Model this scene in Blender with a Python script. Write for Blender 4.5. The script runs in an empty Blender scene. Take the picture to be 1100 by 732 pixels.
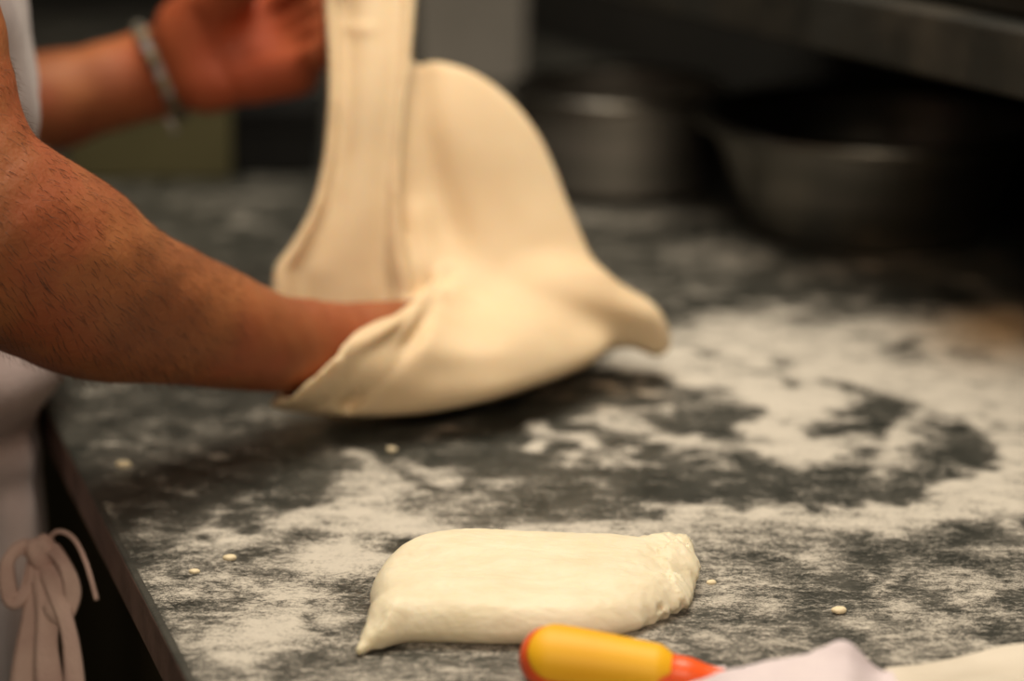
import bpy, math, random
import numpy as np
from mathutils import Vector

random.seed(7)
rng = np.random.default_rng(7)
SC = bpy.context.scene
COL = SC.collection

# ------------------------------------------------------------------ camera
FOC = 2139.0                       # focal length in pixels of the 1100 px wide frame
PITCH = math.radians(17.5)
BZ = 0.90                          # bench top height
CAMP = np.array([0.0, 0.0, BZ + 0.44])
FW = np.array([0.0, math.cos(PITCH), -math.sin(PITCH)])
UP = np.array([0.0, math.sin(PITCH), math.cos(PITCH)])
RT = np.array([1.0, 0.0, 0.0])


def pw(px, py, t):
    """point seen at (px, py) at distance t along the view axis"""
    return CAMP + t * (FW + (px - 550.0) / FOC * RT + (366.0 - py) / FOC * UP)


def gp(px, py, z=BZ):
    """point of the horizontal plane z seen at (px, py)"""
    d = FW + (px - 550.0) / FOC * RT + (366.0 - py) / FOC * UP
    return CAMP + d * ((z - CAMP[2]) / d[2])


def to_px(P):
    """inverse of pw, for arrays of points"""
    d = P - CAMP
    t = d @ FW
    return 550.0 + FOC * (d @ RT) / t, 366.0 - FOC * (d @ UP) / t, t


# ------------------------------------------------------------------ object helpers
def mesh_obj(name, verts, faces, mat=None, parent=None, smooth=True):
    me = bpy.data.meshes.new(name)
    verts = np.asarray(verts, dtype=np.float32)
    if isinstance(faces, np.ndarray):
        n, k = faces.shape
        me.vertices.add(len(verts)); me.vertices.foreach_set('co', verts.ravel())
        me.loops.add(n * k); me.loops.foreach_set('vertex_index', faces.astype(np.int32).ravel())
        me.polygons.add(n)
        me.polygons.foreach_set('loop_start', np.arange(0, n * k, k, dtype=np.int32))
        me.update(calc_edges=True)
    else:
        me.from_pydata([tuple(map(float, v)) for v in verts], [], faces)
    if smooth:
        me.polygons.foreach_set('use_smooth', np.ones(len(me.polygons), dtype=bool))
    me.update()
    me.validate()
    o = bpy.data.objects.new(name, me)
    COL.objects.link(o)
    if mat: me.materials.append(mat)
    if parent is not None: o.parent = parent
    return o


def rebase(o, loc):
    """move the object's origin to loc, keeping the mesh where it stands"""
    loc = Vector(loc)
    co = np.empty(len(o.data.vertices) * 3, dtype=np.float32)
    o.data.vertices.foreach_get('co', co)
    co = co.reshape(-1, 3) - np.array(loc, dtype=np.float32)
    o.data.vertices.foreach_set('co', co.ravel()); o.data.update()
    o.location = loc
    return o


def empty(name):
    o = bpy.data.objects.new(name, None); COL.objects.link(o); return o


def tag(o, label=None, cat=None, group=None, kind=None):
    if label: o['label'] = label
    if cat: o['category'] = cat
    if group: o['group'] = group
    if kind: o['kind'] = kind
    return o


def bevel(o, w, seg=3):
    m = o.modifiers.new('bevel', 'BEVEL'); m.width = w; m.segments = seg; m.limit_method = 'ANGLE'
    return o


def box_vf(c, sx, sy, sz, rz=0.0):
    """box of half sizes sx, sy, sz around c, turned by rz"""
    ca, sa = math.cos(rz), math.sin(rz)
    v = []
    for i in (-1, 1):
        for j in (-1, 1):
            for k in (-1, 1):
                x, y = i * sx, j * sy
                v.append((c[0] + ca * x - sa * y, c[1] + sa * x + ca * y, c[2] + k * sz))
    f = [(0, 1, 3, 2), (4, 6, 7, 5), (0, 4, 5, 1), (2, 3, 7, 6), (0, 2, 6, 4), (1, 5, 7, 3)]
    return v, f


def box(name, c, sx, sy, sz, rz, mat, parent=None, bv=0.0):
    v, f = box_vf(c, sx, sy, sz, rz)
    o = mesh_obj(name, v, f, mat, parent, smooth=False)
    if bv: bevel(o, bv)
    return o


def lathe(name, prof, c, mat, parent=None, seg=96):
    v, f = [], []
    n = len(prof)
    for i in range(seg):
        a = 2 * math.pi * i / seg
        for r, z in prof:
            v.append((c[0] + r * math.cos(a), c[1] + r * math.sin(a), c[2] + z))
    for i in range(seg):
        j = (i + 1) % seg
        for k in range(n - 1):
            f.append((i * n + k, j * n + k, j * n + k + 1, i * n + k + 1))
    o = mesh_obj(name, v, f, mat, parent)
    return o


def tube_vf(pts, rad, seg=10, flat=1.0, base=0):
    pts = [np.array(p, float) for p in pts]
    v, f = [], []
    n = len(pts)
    up0 = np.array([0.0, 0.0, 1.0])
    for i, p in enumerate(pts):
        d = pts[min(i + 1, n - 1)] - pts[max(i - 1, 0)]
        d /= np.linalg.norm(d) + 1e-9
        a = np.cross(d, up0)
        if np.linalg.norm(a) < .05: a = np.cross(d, np.array([0.0, 1.0, 0.0]))
        a /= np.linalg.norm(a); b = np.cross(a, d)
        r = rad[i] if hasattr(rad, '__len__') else rad
        for k in range(seg):
            th = 2 * math.pi * k / seg
            v.append(p + r * (math.cos(th) * a * flat + math.sin(th) * b))
    for i in range(n - 1):
        for k in range(seg):
            l = (k + 1) % seg
            f.append((base + i * seg + k, base + i * seg + l, base + (i + 1) * seg + l, base + (i + 1) * seg + k))
    f.append(tuple(base + k for k in range(seg))[::-1])
    f.append(tuple(base + (n - 1) * seg + k for k in range(seg)))
    return v, f


def spline(pts, n=8, closed=False):
    P = [np.array(p, float) for p in pts]
    out = []
    m = len(P)
    rng_ = range(m) if closed else range(m - 1)
    for i in rng_:
        if closed:
            a, b, c, d = P[(i - 1) % m], P[i], P[(i + 1) % m], P[(i + 2) % m]
        else:
            a, b, c, d = P[max(i - 1, 0)], P[i], P[i + 1], P[min(i + 2, m - 1)]
        for k in range(n):
            u = k / n
            out.append(.5 * ((2 * b) + (c - a) * u + (2 * a - 5 * b + 4 * c - d) * u * u + (3 * b - a - 3 * c + d) * u ** 3))
    if not closed: out.append(P[-1])
    return np.array(out)


# ------------------------------------------------------------------ noise
def _hash(ix, iy, seed):
    h = (ix.astype(np.int64) * 374761393 + iy.astype(np.int64) * 668265263 + seed * 1274126177) & 0xffffffff
    h = ((h ^ (h >> 13)) * 1103515245) & 0xffffffff
    return ((h ^ (h >> 16)) & 0xffff) / 65535.0


def vnoise(x, y, seed=0):
    ix, iy = np.floor(x), np.floor(y)
    fx, fy = x - ix, y - iy
    fx = fx * fx * (3 - 2 * fx); fy = fy * fy * (3 - 2 * fy)
    a, b = _hash(ix, iy, seed), _hash(ix + 1, iy, seed)
    c, d = _hash(ix, iy + 1, seed), _hash(ix + 1, iy + 1, seed)
    return (a * (1 - fx) + b * fx) * (1 - fy) + (c * (1 - fx) + d * fx) * fy


def fbm(x, y, oct=4, seed=0):
    s, a, tot = 0, 1.0, 0
    for o in range(oct):
        s = s + a * vnoise(x * 2 ** o + 17.3 * o, y * 2 ** o + 5.1 * o, seed + o); tot += a; a *= .55
    return s / tot


def sstep(a, b, x):
    u = np.clip((x - a) / (b - a), 0, 1)
    return u * u * (3 - 2 * u)


# ------------------------------------------------------------------ surfaces grown from distance fields
def surface_nets(D, org, h):
    """D[i,j,k] < 0 inside; org, h: origin and steps. Returns verts and quads."""
    S = D < 0
    nx, ny, nz = D.shape
    c = [S[i:nx - 1 + i, j:ny - 1 + j, k:nz - 1 + k] for i in (0, 1) for j in (0, 1) for k in (0, 1)]
    tot = sum(a.astype(np.int8) for a in c)
    act = (tot > 0) & (tot < 8)
    I, J, K = np.nonzero(act)
    idx = -np.ones(act.shape, dtype=np.int64); idx[I, J, K] = np.arange(len(I))
    acc = np.zeros((len(I), 3)); cnt = np.zeros(len(I))
    for ax in range(3):
        for u in (0, 1):
            for w in (0, 1):
                o0 = [0, 0, 0]; oth = [q for q in range(3) if q != ax]
                o0[oth[0]] = u; o0[oth[1]] = w
                o1 = list(o0); o1[ax] = 1
                a = D[I + o0[0], J + o0[1], K + o0[2]]; b = D[I + o1[0], J + o1[1], K + o1[2]]
                m = (a < 0) != (b < 0)
                tt = np.where(m, a / np.where(m, a - b, 1), 0)
                p = np.zeros((len(I), 3)); p[:, oth[0]] = u; p[:, oth[1]] = w; p[:, ax] = tt
                acc[m] += p[m]; cnt[m] += 1
    V = (np.stack([I, J, K], 1) + acc / cnt[:, None]) * np.array(h) + np.array(org)
    F = []
    for ax in range(3):
        b, c2 = [(1, 2), (2, 0), (0, 1)][ax]
        s0 = [slice(1, n - 1) for n in (nx, ny, nz)]; s1 = [slice(1, n - 1) for n in (nx, ny, nz)]
        s0[ax] = slice(0, (nx, ny, nz)[ax] - 1); s1[ax] = slice(1, (nx, ny, nz)[ax])
        A, B = S[tuple(s0)], S[tuple(s1)]
        ch = A != B
        P = np.stack(np.nonzero(ch), 1)
        flip = A[ch]
        for q in range(3):
            if q != ax: P[:, q] += 1
        def at(db, dc):
            Q = P.copy(); Q[:, b] += db; Q[:, c2] += dc
            return idx[Q[:, 0], Q[:, 1], Q[:, 2]]
        q = np.stack([at(-1, -1), at(0, -1), at(0, 0), at(-1, 0)], 1)
        q[~flip] = q[~flip][:, ::-1]
        F.append(q)
    F = np.concatenate(F)
    F = F[(F >= 0).all(1)]
    return V, F


def grow(fn, lo, hi, h):
    lo, hi = np.array(lo, float), np.array(hi, float)
    h = np.array(h if hasattr(h, '__len__') else [h] * 3, float)
    n = np.ceil((hi - lo) / h).astype(int) + 1
    X, Y, Z = np.meshgrid(*[lo[i] + h[i] * np.arange(n[i]) for i in range(3)], indexing='ij')
    D = fn(X, Y, Z)
    D[0], D[-1], D[:, 0], D[:, -1], D[:, :, 0], D[:, :, -1] = [1e-3] * 6
    return surface_nets(D, lo, h)


def smin(a, b, k):
    hh = np.clip(.5 + .5 * (b - a) / k, 0, 1)
    return b * (1 - hh) + a * hh - k * hh * (1 - hh)


def smax(a, b, k): return -smin(-a, -b, k)


def cap(X, Y, Z, a, b, ra, rb):
    a, b = np.array(a, float), np.array(b, float)
    d = b - a
    t = np.clip(((X - a[0]) * d[0] + (Y - a[1]) * d[1] + (Z - a[2]) * d[2]) / (d @ d + 1e-12), 0, 1)
    return np.sqrt((X - a[0] - t * d[0]) ** 2 + (Y - a[1] - t * d[1]) ** 2 + (Z - a[2] - t * d[2]) ** 2) - (ra + (rb - ra) * t)


def chain(X, Y, Z, pts, k=.01):
    D = None
    for (p, r), (q, s) in zip(pts[:-1], pts[1:]):
        c = cap(X, Y, Z, p, q, r, s)
        D = c if D is None else smin(D, c, k)
    return D


def ell(X, Y, Z, c, R, axes=None):
    c = np.array(c, float)
    if axes is None: axes = np.eye(3)
    q = [((X - c[0]) * ax[0] + (Y - c[1]) * ax[1] + (Z - c[2]) * ax[2]) for ax in axes]
    k0 = np.sqrt(sum((q[i] / R[i]) ** 2 for i in range(3)))
    k1 = np.sqrt(sum((q[i] / R[i] ** 2) ** 2 for i in range(3))) + 1e-9
    return k0 * (k0 - 1) / k1


def poly_sdf(X, Y, P):
    """signed distance to closed polygon P (negative inside)"""
    P = np.asarray(P, float)
    d = np.full(X.shape, 1e18); s = np.zeros(X.shape, bool)
    n = len(P)
    for i in range(n):
        a, b = P[i], P[(i + 1) % n]
        e = b - a
        t = np.clip(((X - a[0]) * e[0] + (Y - a[1]) * e[1]) / (e @ e + 1e-12), 0, 1)
        d = np.minimum(d, (X - a[0] - t * e[0]) ** 2 + (Y - a[1] - t * e[1]) ** 2)
        c = ((a[1] > Y) != (b[1] > Y))
        if a[1] != b[1]:
            s ^= c & (X < (b[0] - a[0]) * (Y - a[1]) / (b[1] - a[1]) + a[0])
    d = np.sqrt(d)
    return np.where(s, -d, d)


# ------------------------------------------------------------------ materials
def new_mat(name):
    m = bpy.data.materials.new(name); m.use_nodes = True
    nt = m.node_tree
    b = nt.nodes['Principled BSDF']
    return m, nt, b


def lin(rgb):
    return tuple(((c / 255) / 12.92 if c / 255 <= .04045 else ((c / 255 + .055) / 1.055) ** 2.4) for c in rgb) + (1,)


def noise_mat(name, c1, c2, scale=8, detail=5, rough=.6, bump=0.0, bscale=60, lo=.35, hi=.65, metal=0.0, sss=0.0, sssr=(1, .35, .2), ssss=.01, spec=.5, c3=None, scale3=4, stretch=(1, 1, 1), sheen=0.0):
    m, nt, b = new_mat(name)
    N, L = nt.nodes, nt.links
    tc = N.new('ShaderNodeTexCoord'); mp = N.new('ShaderNodeMapping'); mp.inputs['Scale'].default_value = stretch
    L.new(tc.outputs['Object'], mp.inputs['Vector'])
    n = N.new('ShaderNodeTexNoise'); n.inputs['Scale'].default_value = scale; n.inputs['Detail'].default_value = detail
    L.new(mp.outputs['Vector'], n.inputs['Vector'])
    r = N.new('ShaderNodeValToRGB'); r.color_ramp.elements[0].position = lo; r.color_ramp.elements[1].position = hi
    r.color_ramp.elements[0].color = c1; r.color_ramp.elements[1].color = c2
    L.new(n.outputs['Fac'], r.inputs['Fac'])
    out = r.outputs['Color']
    if c3 is not None:
        n3 = N.new('ShaderNodeTexNoise'); n3.inputs['Scale'].default_value = scale3; n3.inputs['Detail'].default_value = 3
        L.new(tc.outputs['Object'], n3.inputs['Vector'])
        r3 = N.new('ShaderNodeMapRange'); r3.inputs[1].default_value = .48; r3.inputs[2].default_value = .62
        L.new(n3.outputs['Fac'], r3.inputs[0])
        mx = N.new('ShaderNodeMix'); mx.data_type = 'RGBA'
        L.new(r3.outputs[0], mx.inputs[0]); L.new(out, mx.inputs[6]); mx.inputs[7].default_value = c3
        out = mx.outputs[2]
    L.new(out, b.inputs['Base Color'])
    b.inputs['Roughness'].default_value = rough
    b.inputs['Metallic'].default_value = metal
    b.inputs['Specular IOR Level'].default_value = spec
    if sheen: b.inputs['Sheen Weight'].default_value = sheen
    if sss:
        b.inputs['Subsurface Weight'].default_value = sss
        b.inputs['Subsurface Radius'].default_value = sssr
        b.inputs['Subsurface Scale'].default_value = ssss
    if bump:
        nb = N.new('ShaderNodeTexNoise'); nb.inputs['Scale'].default_value = bscale; nb.inputs['Detail'].default_value = 6
        L.new(mp.outputs['Vector'], nb.inputs['Vector'])
        bu = N.new('ShaderNodeBump'); bu.inputs['Strength'].default_value = bump; bu.inputs['Distance'].default_value = .002
        L.new(nb.outputs['Fac'], bu.inputs['Height']); L.new(bu.outputs['Normal'], b.inputs['Normal'])
    return m


M = {}
M['stone'] = noise_mat('dark_stone', (.020, .022, .018, 1), (.064, .063, .053, 1), 35, 8, .42, .25, 400, .35, .7)
M['stone_side'] = noise_mat('bench_side', (.11, .064, .050, 1), (.25, .16, .13, 1), 30, 7, .6, .3, 200)
M['dough'] = noise_mat('dough', (.70, .53, .33, 1), (.77, .61, .40, 1), 12, 4, .68, .10, 90, sss=.35, sssr=(1, .6, .3), ssss=.01)
M['lump'] = noise_mat('rested_dough', (.74, .66, .47, 1), (.80, .73, .55, 1), 40, 6, .55, .3, 160, sss=.3, sssr=(1, .7, .4), ssss=.008, stretch=(1, 2.2, 1))
M['skin'] = noise_mat('skin', (.215, .068, .023, 1), (.34, .122, .043, 1), 22, 6, .58, .35, 260, sss=.2, sssr=(1, .3, .12), ssss=.006, c3=(.29, .080, .030, 1), scale3=14, spec=.35)
nt = M['skin'].node_tree; N, L = nt.nodes, nt.links
bs = nt.nodes['Principled BSDF']; src = bs.inputs['Base Color'].links[0].from_socket
fa_ = N.new('ShaderNodeAttribute'); fa_.attribute_name = 'flush'
mx = N.new('ShaderNodeMix'); mx.data_type = 'RGBA'
L.new(fa_.outputs['Fac'], mx.inputs[0]); L.new(src, mx.inputs[6]); mx.inputs[7].default_value = (.50, .088, .034, 1)
L.new(mx.outputs[2], bs.inputs['Base Color'])
M['hair'] = noise_mat('hair', (.02, .012, .008, 1), (.05, .03, .02, 1), 50, 4, .6)
M['arm_hair'] = noise_mat('arm_hair', (.05, .02, .01, 1), (.12, .05, .025, 1), 50, 4, .5)
M['shirt'] = noise_mat('shirt_cotton', (.27, .225, .225, 1), (.34, .285, .28, 1), 60, 5, .9, .4, 500, sheen=.3)
M['apron'] = noise_mat('apron_cotton', (.44, .34, .33, 1), (.58, .47, .45, 1), 14, 5, .9, .3, 300, sheen=.2)
M['string'] = noise_mat('apron_string', (.50, .34, .30, 1), (.60, .44, .38, 1), 30, 4, .9, .4, 300)
M['trousers'] = noise_mat('trousers', (.012, .014, .02, 1), (.03, .03, .04, 1), 40, 4, .9)
M['cabinet'] = noise_mat('cabinet', (.05, .042, .018, 1), (.09, .075, .035, 1), 4, 3, .8)
M['shoe'] = noise_mat('shoe', (.01, .01, .01, 1), (.03, .03, .03, 1), 40, 4, .5)
M['steel'] = noise_mat('steel', (.21, .20, .175, 1), (.32, .30, .265, 1), 5, 3, .36, metal=1, stretch=(1, 1, 8))
M['steel_dull'] = noise_mat('steel_dull', (.24, .23, .205, 1), (.33, .31, .28, 1), 5, 3, .55, metal=1, stretch=(1, 1, 8))
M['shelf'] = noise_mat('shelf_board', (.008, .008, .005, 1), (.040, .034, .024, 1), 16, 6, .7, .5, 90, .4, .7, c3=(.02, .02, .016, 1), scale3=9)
M['olive'] = noise_mat('olive_card', (.070, .062, .022, 1), (.10, .088, .035, 1), 6, 3, .8)
M['black'] = noise_mat('black_plastic', (.004, .004, .004, 1), (.010, .010, .009, 1), 10, 3, .8, spec=.2)
M['bin'] = noise_mat('grey_bin', (.16, .15, .13, 1), (.22, .205, .18, 1), 7, 3, .6)
M['jar'] = noise_mat('pale_jar', (.35, .45, .42, 1), (.45, .55, .52, 1), 7, 3, .3)
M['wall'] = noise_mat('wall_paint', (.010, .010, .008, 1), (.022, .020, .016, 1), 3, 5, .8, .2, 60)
M['floor'] = noise_mat('floor_tile', (.09, .08, .04, 1), (.15, .13, .07, 1), 5, 5, .7)
M['ceil'] = noise_mat('ceiling', (.05, .045, .04, 1), (.08, .07, .06, 1), 3, 3, .9)
M['yellow'] = noise_mat('yellow_grip', (.84, .43, .006, 1), (.88, .48, .010, 1), 20, 3, .55)
M['red'] = noise_mat('red_core', (.84, .085, .008, 1), (.88, .11, .012, 1), 20, 3, .35)
M['cloth'] = noise_mat('lilac_cloth', (.66, .58, .62, 1), (.76, .68, .70, 1), 25, 4, .9, .3, 300)
M['cream'] = noise_mat('cream_cloth', (.60, .54, .44, 1), (.70, .64, .54, 1), 25, 4, .9, .3, 200)
M['crumb'] = noise_mat('crumb', (.75, .64, .42, 1), (.85, .74, .52, 1), 200, 4, .8)

# wristband: coloured threads
m, nt, b = new_mat('woven_threads')
N, L = nt.nodes, nt.links
tc = N.new('ShaderNodeTexCoord'); n = N.new('ShaderNodeTexNoise'); n.inputs['Scale'].default_value = 110
L.new(tc.outputs['Object'], n.inputs['Vector'])
r = N.new('ShaderNodeValToRGB'); r.color_ramp.interpolation = 'CONSTANT'
els = r.color_ramp.elements
els[0].position = 0; els[0].color = (.05, .05, .045, 1); els[1].position = .42; els[1].color = (.15, .145, .14, 1)
for p, c in ((.50, (.22, .17, .03, 1)), (.56, (.13, .15, .17, 1)), (.60, (.26, .22, .22, 1))):
    e = els.new(p); e.color = c
L.new(n.outputs['Fac'], r.inputs['Fac']); L.new(r.outputs['Color'], b.inputs['Base Color'])
b.inputs['Roughness'].default_value = .85
M['thread'] = m

# flour: thin layer, see-through where sparse
m, nt, b = new_mat('flour')
N, L = nt.nodes, nt.links
at = N.new('ShaderNodeAttribute'); at.attribute_name = 'flour_amount'
wt = N.new('ShaderNodeAttribute'); wt.attribute_name = 'warm_tint'
tc = N.new('ShaderNodeTexCoord')
mp = N.new('ShaderNodeMapping'); mp.inputs['Scale'].default_value = (.62, 1, 1); mp.inputs['Rotation'].default_value = (0, 0, .12)
L.new(tc.outputs['Object'], mp.inputs['Vector'])
def nz(scale, det, rough=.6):
    q = N.new('ShaderNodeTexNoise'); q.inputs['Scale'].default_value = scale; q.inputs['Detail'].default_value = det
    q.inputs['Roughness'].default_value = rough
    L.new(mp.outputs['Vector'], q.inputs['Vector']); return q.outputs['Fac']
def ma(op, a, b_, c=None, clamp=False):
    q = N.new('ShaderNodeMath'); q.operation = op; q.use_clamp = clamp
    for i, x in enumerate((a, b_) if c is None else (a, b_, c)):
        if isinstance(x, (int, float)): q.inputs[i].default_value = x
        else: L.new(x, q.inputs[i])
    return q.outputs[0]
mid = nz(75, 8, .72); fine = nz(520, 5, .75); grain = nz(1500, 2, .8)
fi = N.new('ShaderNodeAttribute'); fi.attribute_name = 'film'
soft = ma('MULTIPLY_ADD', fi.outputs['Fac'], -.12, 1.0)
x = ma('MULTIPLY_ADD', ma('MULTIPLY', ma('SUBTRACT', mid, .5), soft), 1.9, at.outputs['Fac'])
x = ma('MULTIPLY_ADD', ma('MULTIPLY', ma('SUBTRACT', fine, .5), soft), 1.9, x)
streak = N.new('ShaderNodeTexNoise'); streak.inputs['Scale'].default_value = 60; streak.inputs['Detail'].default_value = 6; streak.inputs['Roughness'].default_value = .7
mp2 = N.new('ShaderNodeMapping'); mp2.inputs['Scale'].default_value = (.6, 3.0, 1); mp2.inputs['Rotation'].default_value = (0, 0, -.15)
L.new(tc.outputs['Object'], mp2.inputs['Vector']); L.new(mp2.outputs['Vector'], streak.inputs['Vector'])
x = ma('MULTIPLY_ADD', ma('MULTIPLY', ma('SUBTRACT', streak.outputs['Fac'], .5), soft), .8, x)
x = ma('MULTIPLY_ADD', ma('SUBTRACT', grain, .5), .9, x)
mr = N.new('ShaderNodeMapRange'); mr.interpolation_type = 'SMOOTHSTEP'
mr.inputs[1].default_value = .14; mr.inputs[2].default_value = .96; mr.inputs[4].default_value = .97
L.new(ma('MULTIPLY_ADD', fi.outputs['Fac'], -.08, .14), mr.inputs[1]); L.new(ma('MULTIPLY_ADD', fi.outputs['Fac'], .10, .96), mr.inputs[2])
L.new(x, mr.inputs[0])
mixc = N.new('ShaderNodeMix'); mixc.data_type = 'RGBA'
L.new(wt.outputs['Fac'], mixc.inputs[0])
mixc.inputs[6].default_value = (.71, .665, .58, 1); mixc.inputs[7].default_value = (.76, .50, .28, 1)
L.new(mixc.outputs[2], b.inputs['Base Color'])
b.inputs['Roughness'].default_value = .95; b.inputs['Specular IOR Level'].default_value = .1
L.new(mr.outputs[0], b.inputs['Alpha'])
bu = N.new('ShaderNodeBump'); bu.inputs['Strength'].default_value = .7; bu.inputs['Distance'].default_value = .0012
L.new(x, bu.inputs['Height']); L.new(bu.outputs['Normal'], b.inputs['Normal'])
M['flour'] = m

# ------------------------------------------------------------------ layout of bench
A0 = gp(60, 460)[:2]; B0 = gp(200, 732)[:2]
e2 = (A0 - B0) / np.linalg.norm(A0 - B0)           # along the bench edge, away from the camera
n2 = np.array([e2[1], -e2[0]])                      # into the bench
S0 = pw(1100, 108, 1.292)[:2]                       # lower front edge of the overhead shelf
d2 = np.array([-.466, .885]); d2 /= np.linalg.norm(d2)
m2 = np.array([d2[1], -d2[0]])
ANG_S = math.atan2(d2[1], d2[0])
WALL = S0 + m2 * .47                                # wall line behind the shelf
def wall_hit(p):                                    # from p along n2 to the wall line
    k = ((WALL - p) @ m2) / (n2 @ m2)
    return p + n2 * (k - .012)
bl, fl = B0 - e2 * .75, B0 + e2 * 2.25
poly = [bl, wall_hit(bl), wall_hit(fl), fl]
bench = empty('work_bench')
bench.location = (float(bl[0]), float(bl[1]), 0)
def prism(name, poly, z0, z1, mat, parent, bv=0.0):
    n = len(poly)
    v = [(p[0], p[1], z0) for p in poly] + [(p[0], p[1], z1) for p in poly]
    f = [tuple(range(n))[::-1], tuple(range(n, 2 * n))] + [(i, (i + 1) % n, n + (i + 1) % n, n + i) for i in range(n)]
    o = mesh_obj(name, v, f, mat, None, smooth=False)
    if parent is not None:
        rebase(o, parent.location); o.location = (0, 0, 0); o.parent = parent
    if bv: bevel(o, bv)
    return o
st_ = prism('stone_top', poly, BZ - .030, BZ, M['stone'], bench, .002)
st_.data.materials.append(M['stone_side'])
for p_ in st_.data.polygons:
    if abs(p_.normal.z) < .5: p_.material_index = 1
cen = sum(poly) / 4
inner = [p + (cen - p) / np.linalg.norm(cen - p) * .16 for p in poly]
prism('cabinet_base', inner, .10, BZ - .030, M['cabinet'], bench)
for p in poly:
    q = p + (cen - p) / np.linalg.norm(cen - p) * .22
    v, f = tube_vf([(q[0], q[1], 0), (q[0], q[1], .115)], .022, 16)
    o = mesh_obj('leg', v, f, M['steel_dull']); rebase(o, bench.location); o.location = (0, 0, 0); o.parent = bench
tag(bench, 'dark stone topped work bench dusted with flour', 'bench')

# ------------------------------------------------------------------ flour on the bench
h = .0022
us = np.arange(-.62, 2.2, h * 1.3); ws = np.arange(.004, 1.12, h)
U, W = np.meshgrid(us, ws, indexing='ij')
PX = B0[0] + U * e2[0] + W * n2[0]; PY = B0[1] + U * e2[1] + W * n2[1]
P3 = np.stack([PX, PY, np.full_like(PX, BZ)], -1)
qx, qy, _ = to_px(P3.reshape(-1, 3)); qx = qx.reshape(PX.shape); qy = qy.reshape(PX.shape)
# wander of the outlines, in bench metres
wx = (fbm(PX * 28, PY * 28, 5, 3) - .5); wy = (fbm(PX * 28, PY * 28, 5, 9) - .5)
fs = 1.0 / np.clip((qy + 308) / 800, .2, 2)
wx2 = (fbm(PX * 120, PY * 120, 4, 41) - .5); wy2 = (fbm(PX * 120, PY * 120, 4, 47) - .5)
ux = qx + (wx * 60 + wx2 * 46) / fs; uy = qy + (wy * 30 + wy2 * 20) / fs
den = np.full(PX.shape, .10); warm = np.zeros(PX.shape)
def E(cx, cy, rx, ry, val, soft=.55, ang=0.0):
    global den
    ca, sa = math.cos(ang), math.sin(ang)
    dx, dy = ux - cx, uy - cy
    r = np.sqrt(((ca * dx + sa * dy) / rx) ** 2 + ((-sa * dx + ca * dy) / ry) ** 2)
    mk = 1 - sstep(1 - soft, 1 + soft * .6, r)
    den = den * (1 - mk) + val * mk
def S(pts, w, val, soft=.7):
    global den
    d = np.full(ux.shape, 1e9)
    for a, b_ in zip(pts[:-1], pts[1:]):
        a = np.array(a, float); ee = np.array(b_, float) - a
        ee2 = ee * np.array([1, 2.2]); a2 = a * np.array([1, 2.2])
        X_, Y_ = ux, uy * 2.2
        t = np.clip(((X_ - a2[0]) * ee2[0] + (Y_ - a2[1]) * ee2[1]) / (ee2 @ ee2), 0, 1)
        d = np.minimum(d, np.hypot(X_ - a2[0] - t * ee2[0], Y_ - a2[1] - t * ee2[1]))
    r = d / (w * 2.2)
    mk = 1 - sstep(1 - soft, 1 + soft * .5, r)
    den = den * (1 - mk) + val * mk
# the front half: mottled
E(640, 690, 620, 150, .42, .3)
E(250, 640, 140, 60, .45)
# far field
E(680, 232, 110, 12, .34); E(760, 274, 60, 16, .42); S([(850, 297), (900, 287), (960, 279), (1010, 283)], 8, .45)
E(700, 312, 60, 8, .22); E(240, 215, 80, 12, .16); E(265, 240, 14, 9, .34); E(290, 212, 40, 8, .24); E(120, 415, 40, 6, .3)
E(1030, 285, 70, 16, .2)
# great drift of flour on the right
E(800, 372, 110, 34, .74); E(900, 385, 170, 48, .86); E(1030, 405, 160, 62, .92); E(1100, 470, 90, 90, .88)
E(700, 388, 70, 16, .80); E(770, 405, 90, 30, .88); E(845, 445, 62, 48, 1.05, .4); E(1065, 352, 70, 24, .85)
E(870, 350, 60, 10, .5)
E(752, 386, 15, 6, .12); E(975, 382, 34, 15, .38); E(1045, 380, 26, 12, .5)
S([(812, 402), (850, 412)], 4, .05); S([(878, 409), (940, 424)], 4.5, .05); S([(845, 392), (836, 388)], 4, .3)
# cleared ring
E(900, 480, 110, 26, .55)
E(858, 470, 60, 34, .95); E(940, 446, 46, 22, .06); E(892, 458, 26, 12, .22); E(955, 478, 32, 10, .10)
E(1028, 492, 46, 27, .05); E(1000, 512, 80, 13, .16); E(1022, 466, 17, 9, .08); E(1060, 483, 8, 9, .2); E(1079, 464, 8, 10, .2)
E(930, 500, 60, 10, .30)
S([(985, 452), (972, 476), (950, 492)], 5, .85)
S([(935, 398), (1000, 422), (1060, 452), (1092, 490), (1060, 514), (1010, 528)], 7, .95)
# centre, little flour, barest below the lifted dough
E(640, 515, 175, 32, .14); S([(690, 528), (790, 538), (890, 531)], 9, .06); S([(895, 541), (985, 534)], 4, .08)
E(690, 430, 50, 14, .2); E(760, 432, 36, 14, .3); E(805, 442, 17, 12, .25)
E(640, 425, 40, 8, .38); E(600, 440, 70, 20, .10)
E(470, 470, 190, 24, .04); E(560, 440, 90, 14, .04)
S([(640, 452), (700, 458)], 8, .72); S([(570, 466), (625, 480), (655, 496)], 8, .78); E(563, 483, 10, 9, .85)
S([(720, 470), (800, 480)], 9, .78); E(850, 482, 60, 15, .92); E(640, 466, 20, 6, .03); E(685, 488, 36, 10, .1)
E(660, 485, 26, 8, .6); E(620, 506, 30, 5, .5)
E(530, 524, 20, 6, .62); E(497, 535, 9, 5, .62); E(485, 465, 22, 4, .42); E(420, 486, 5, 4, .5); E(470, 475, 14, 4, .3)
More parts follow.
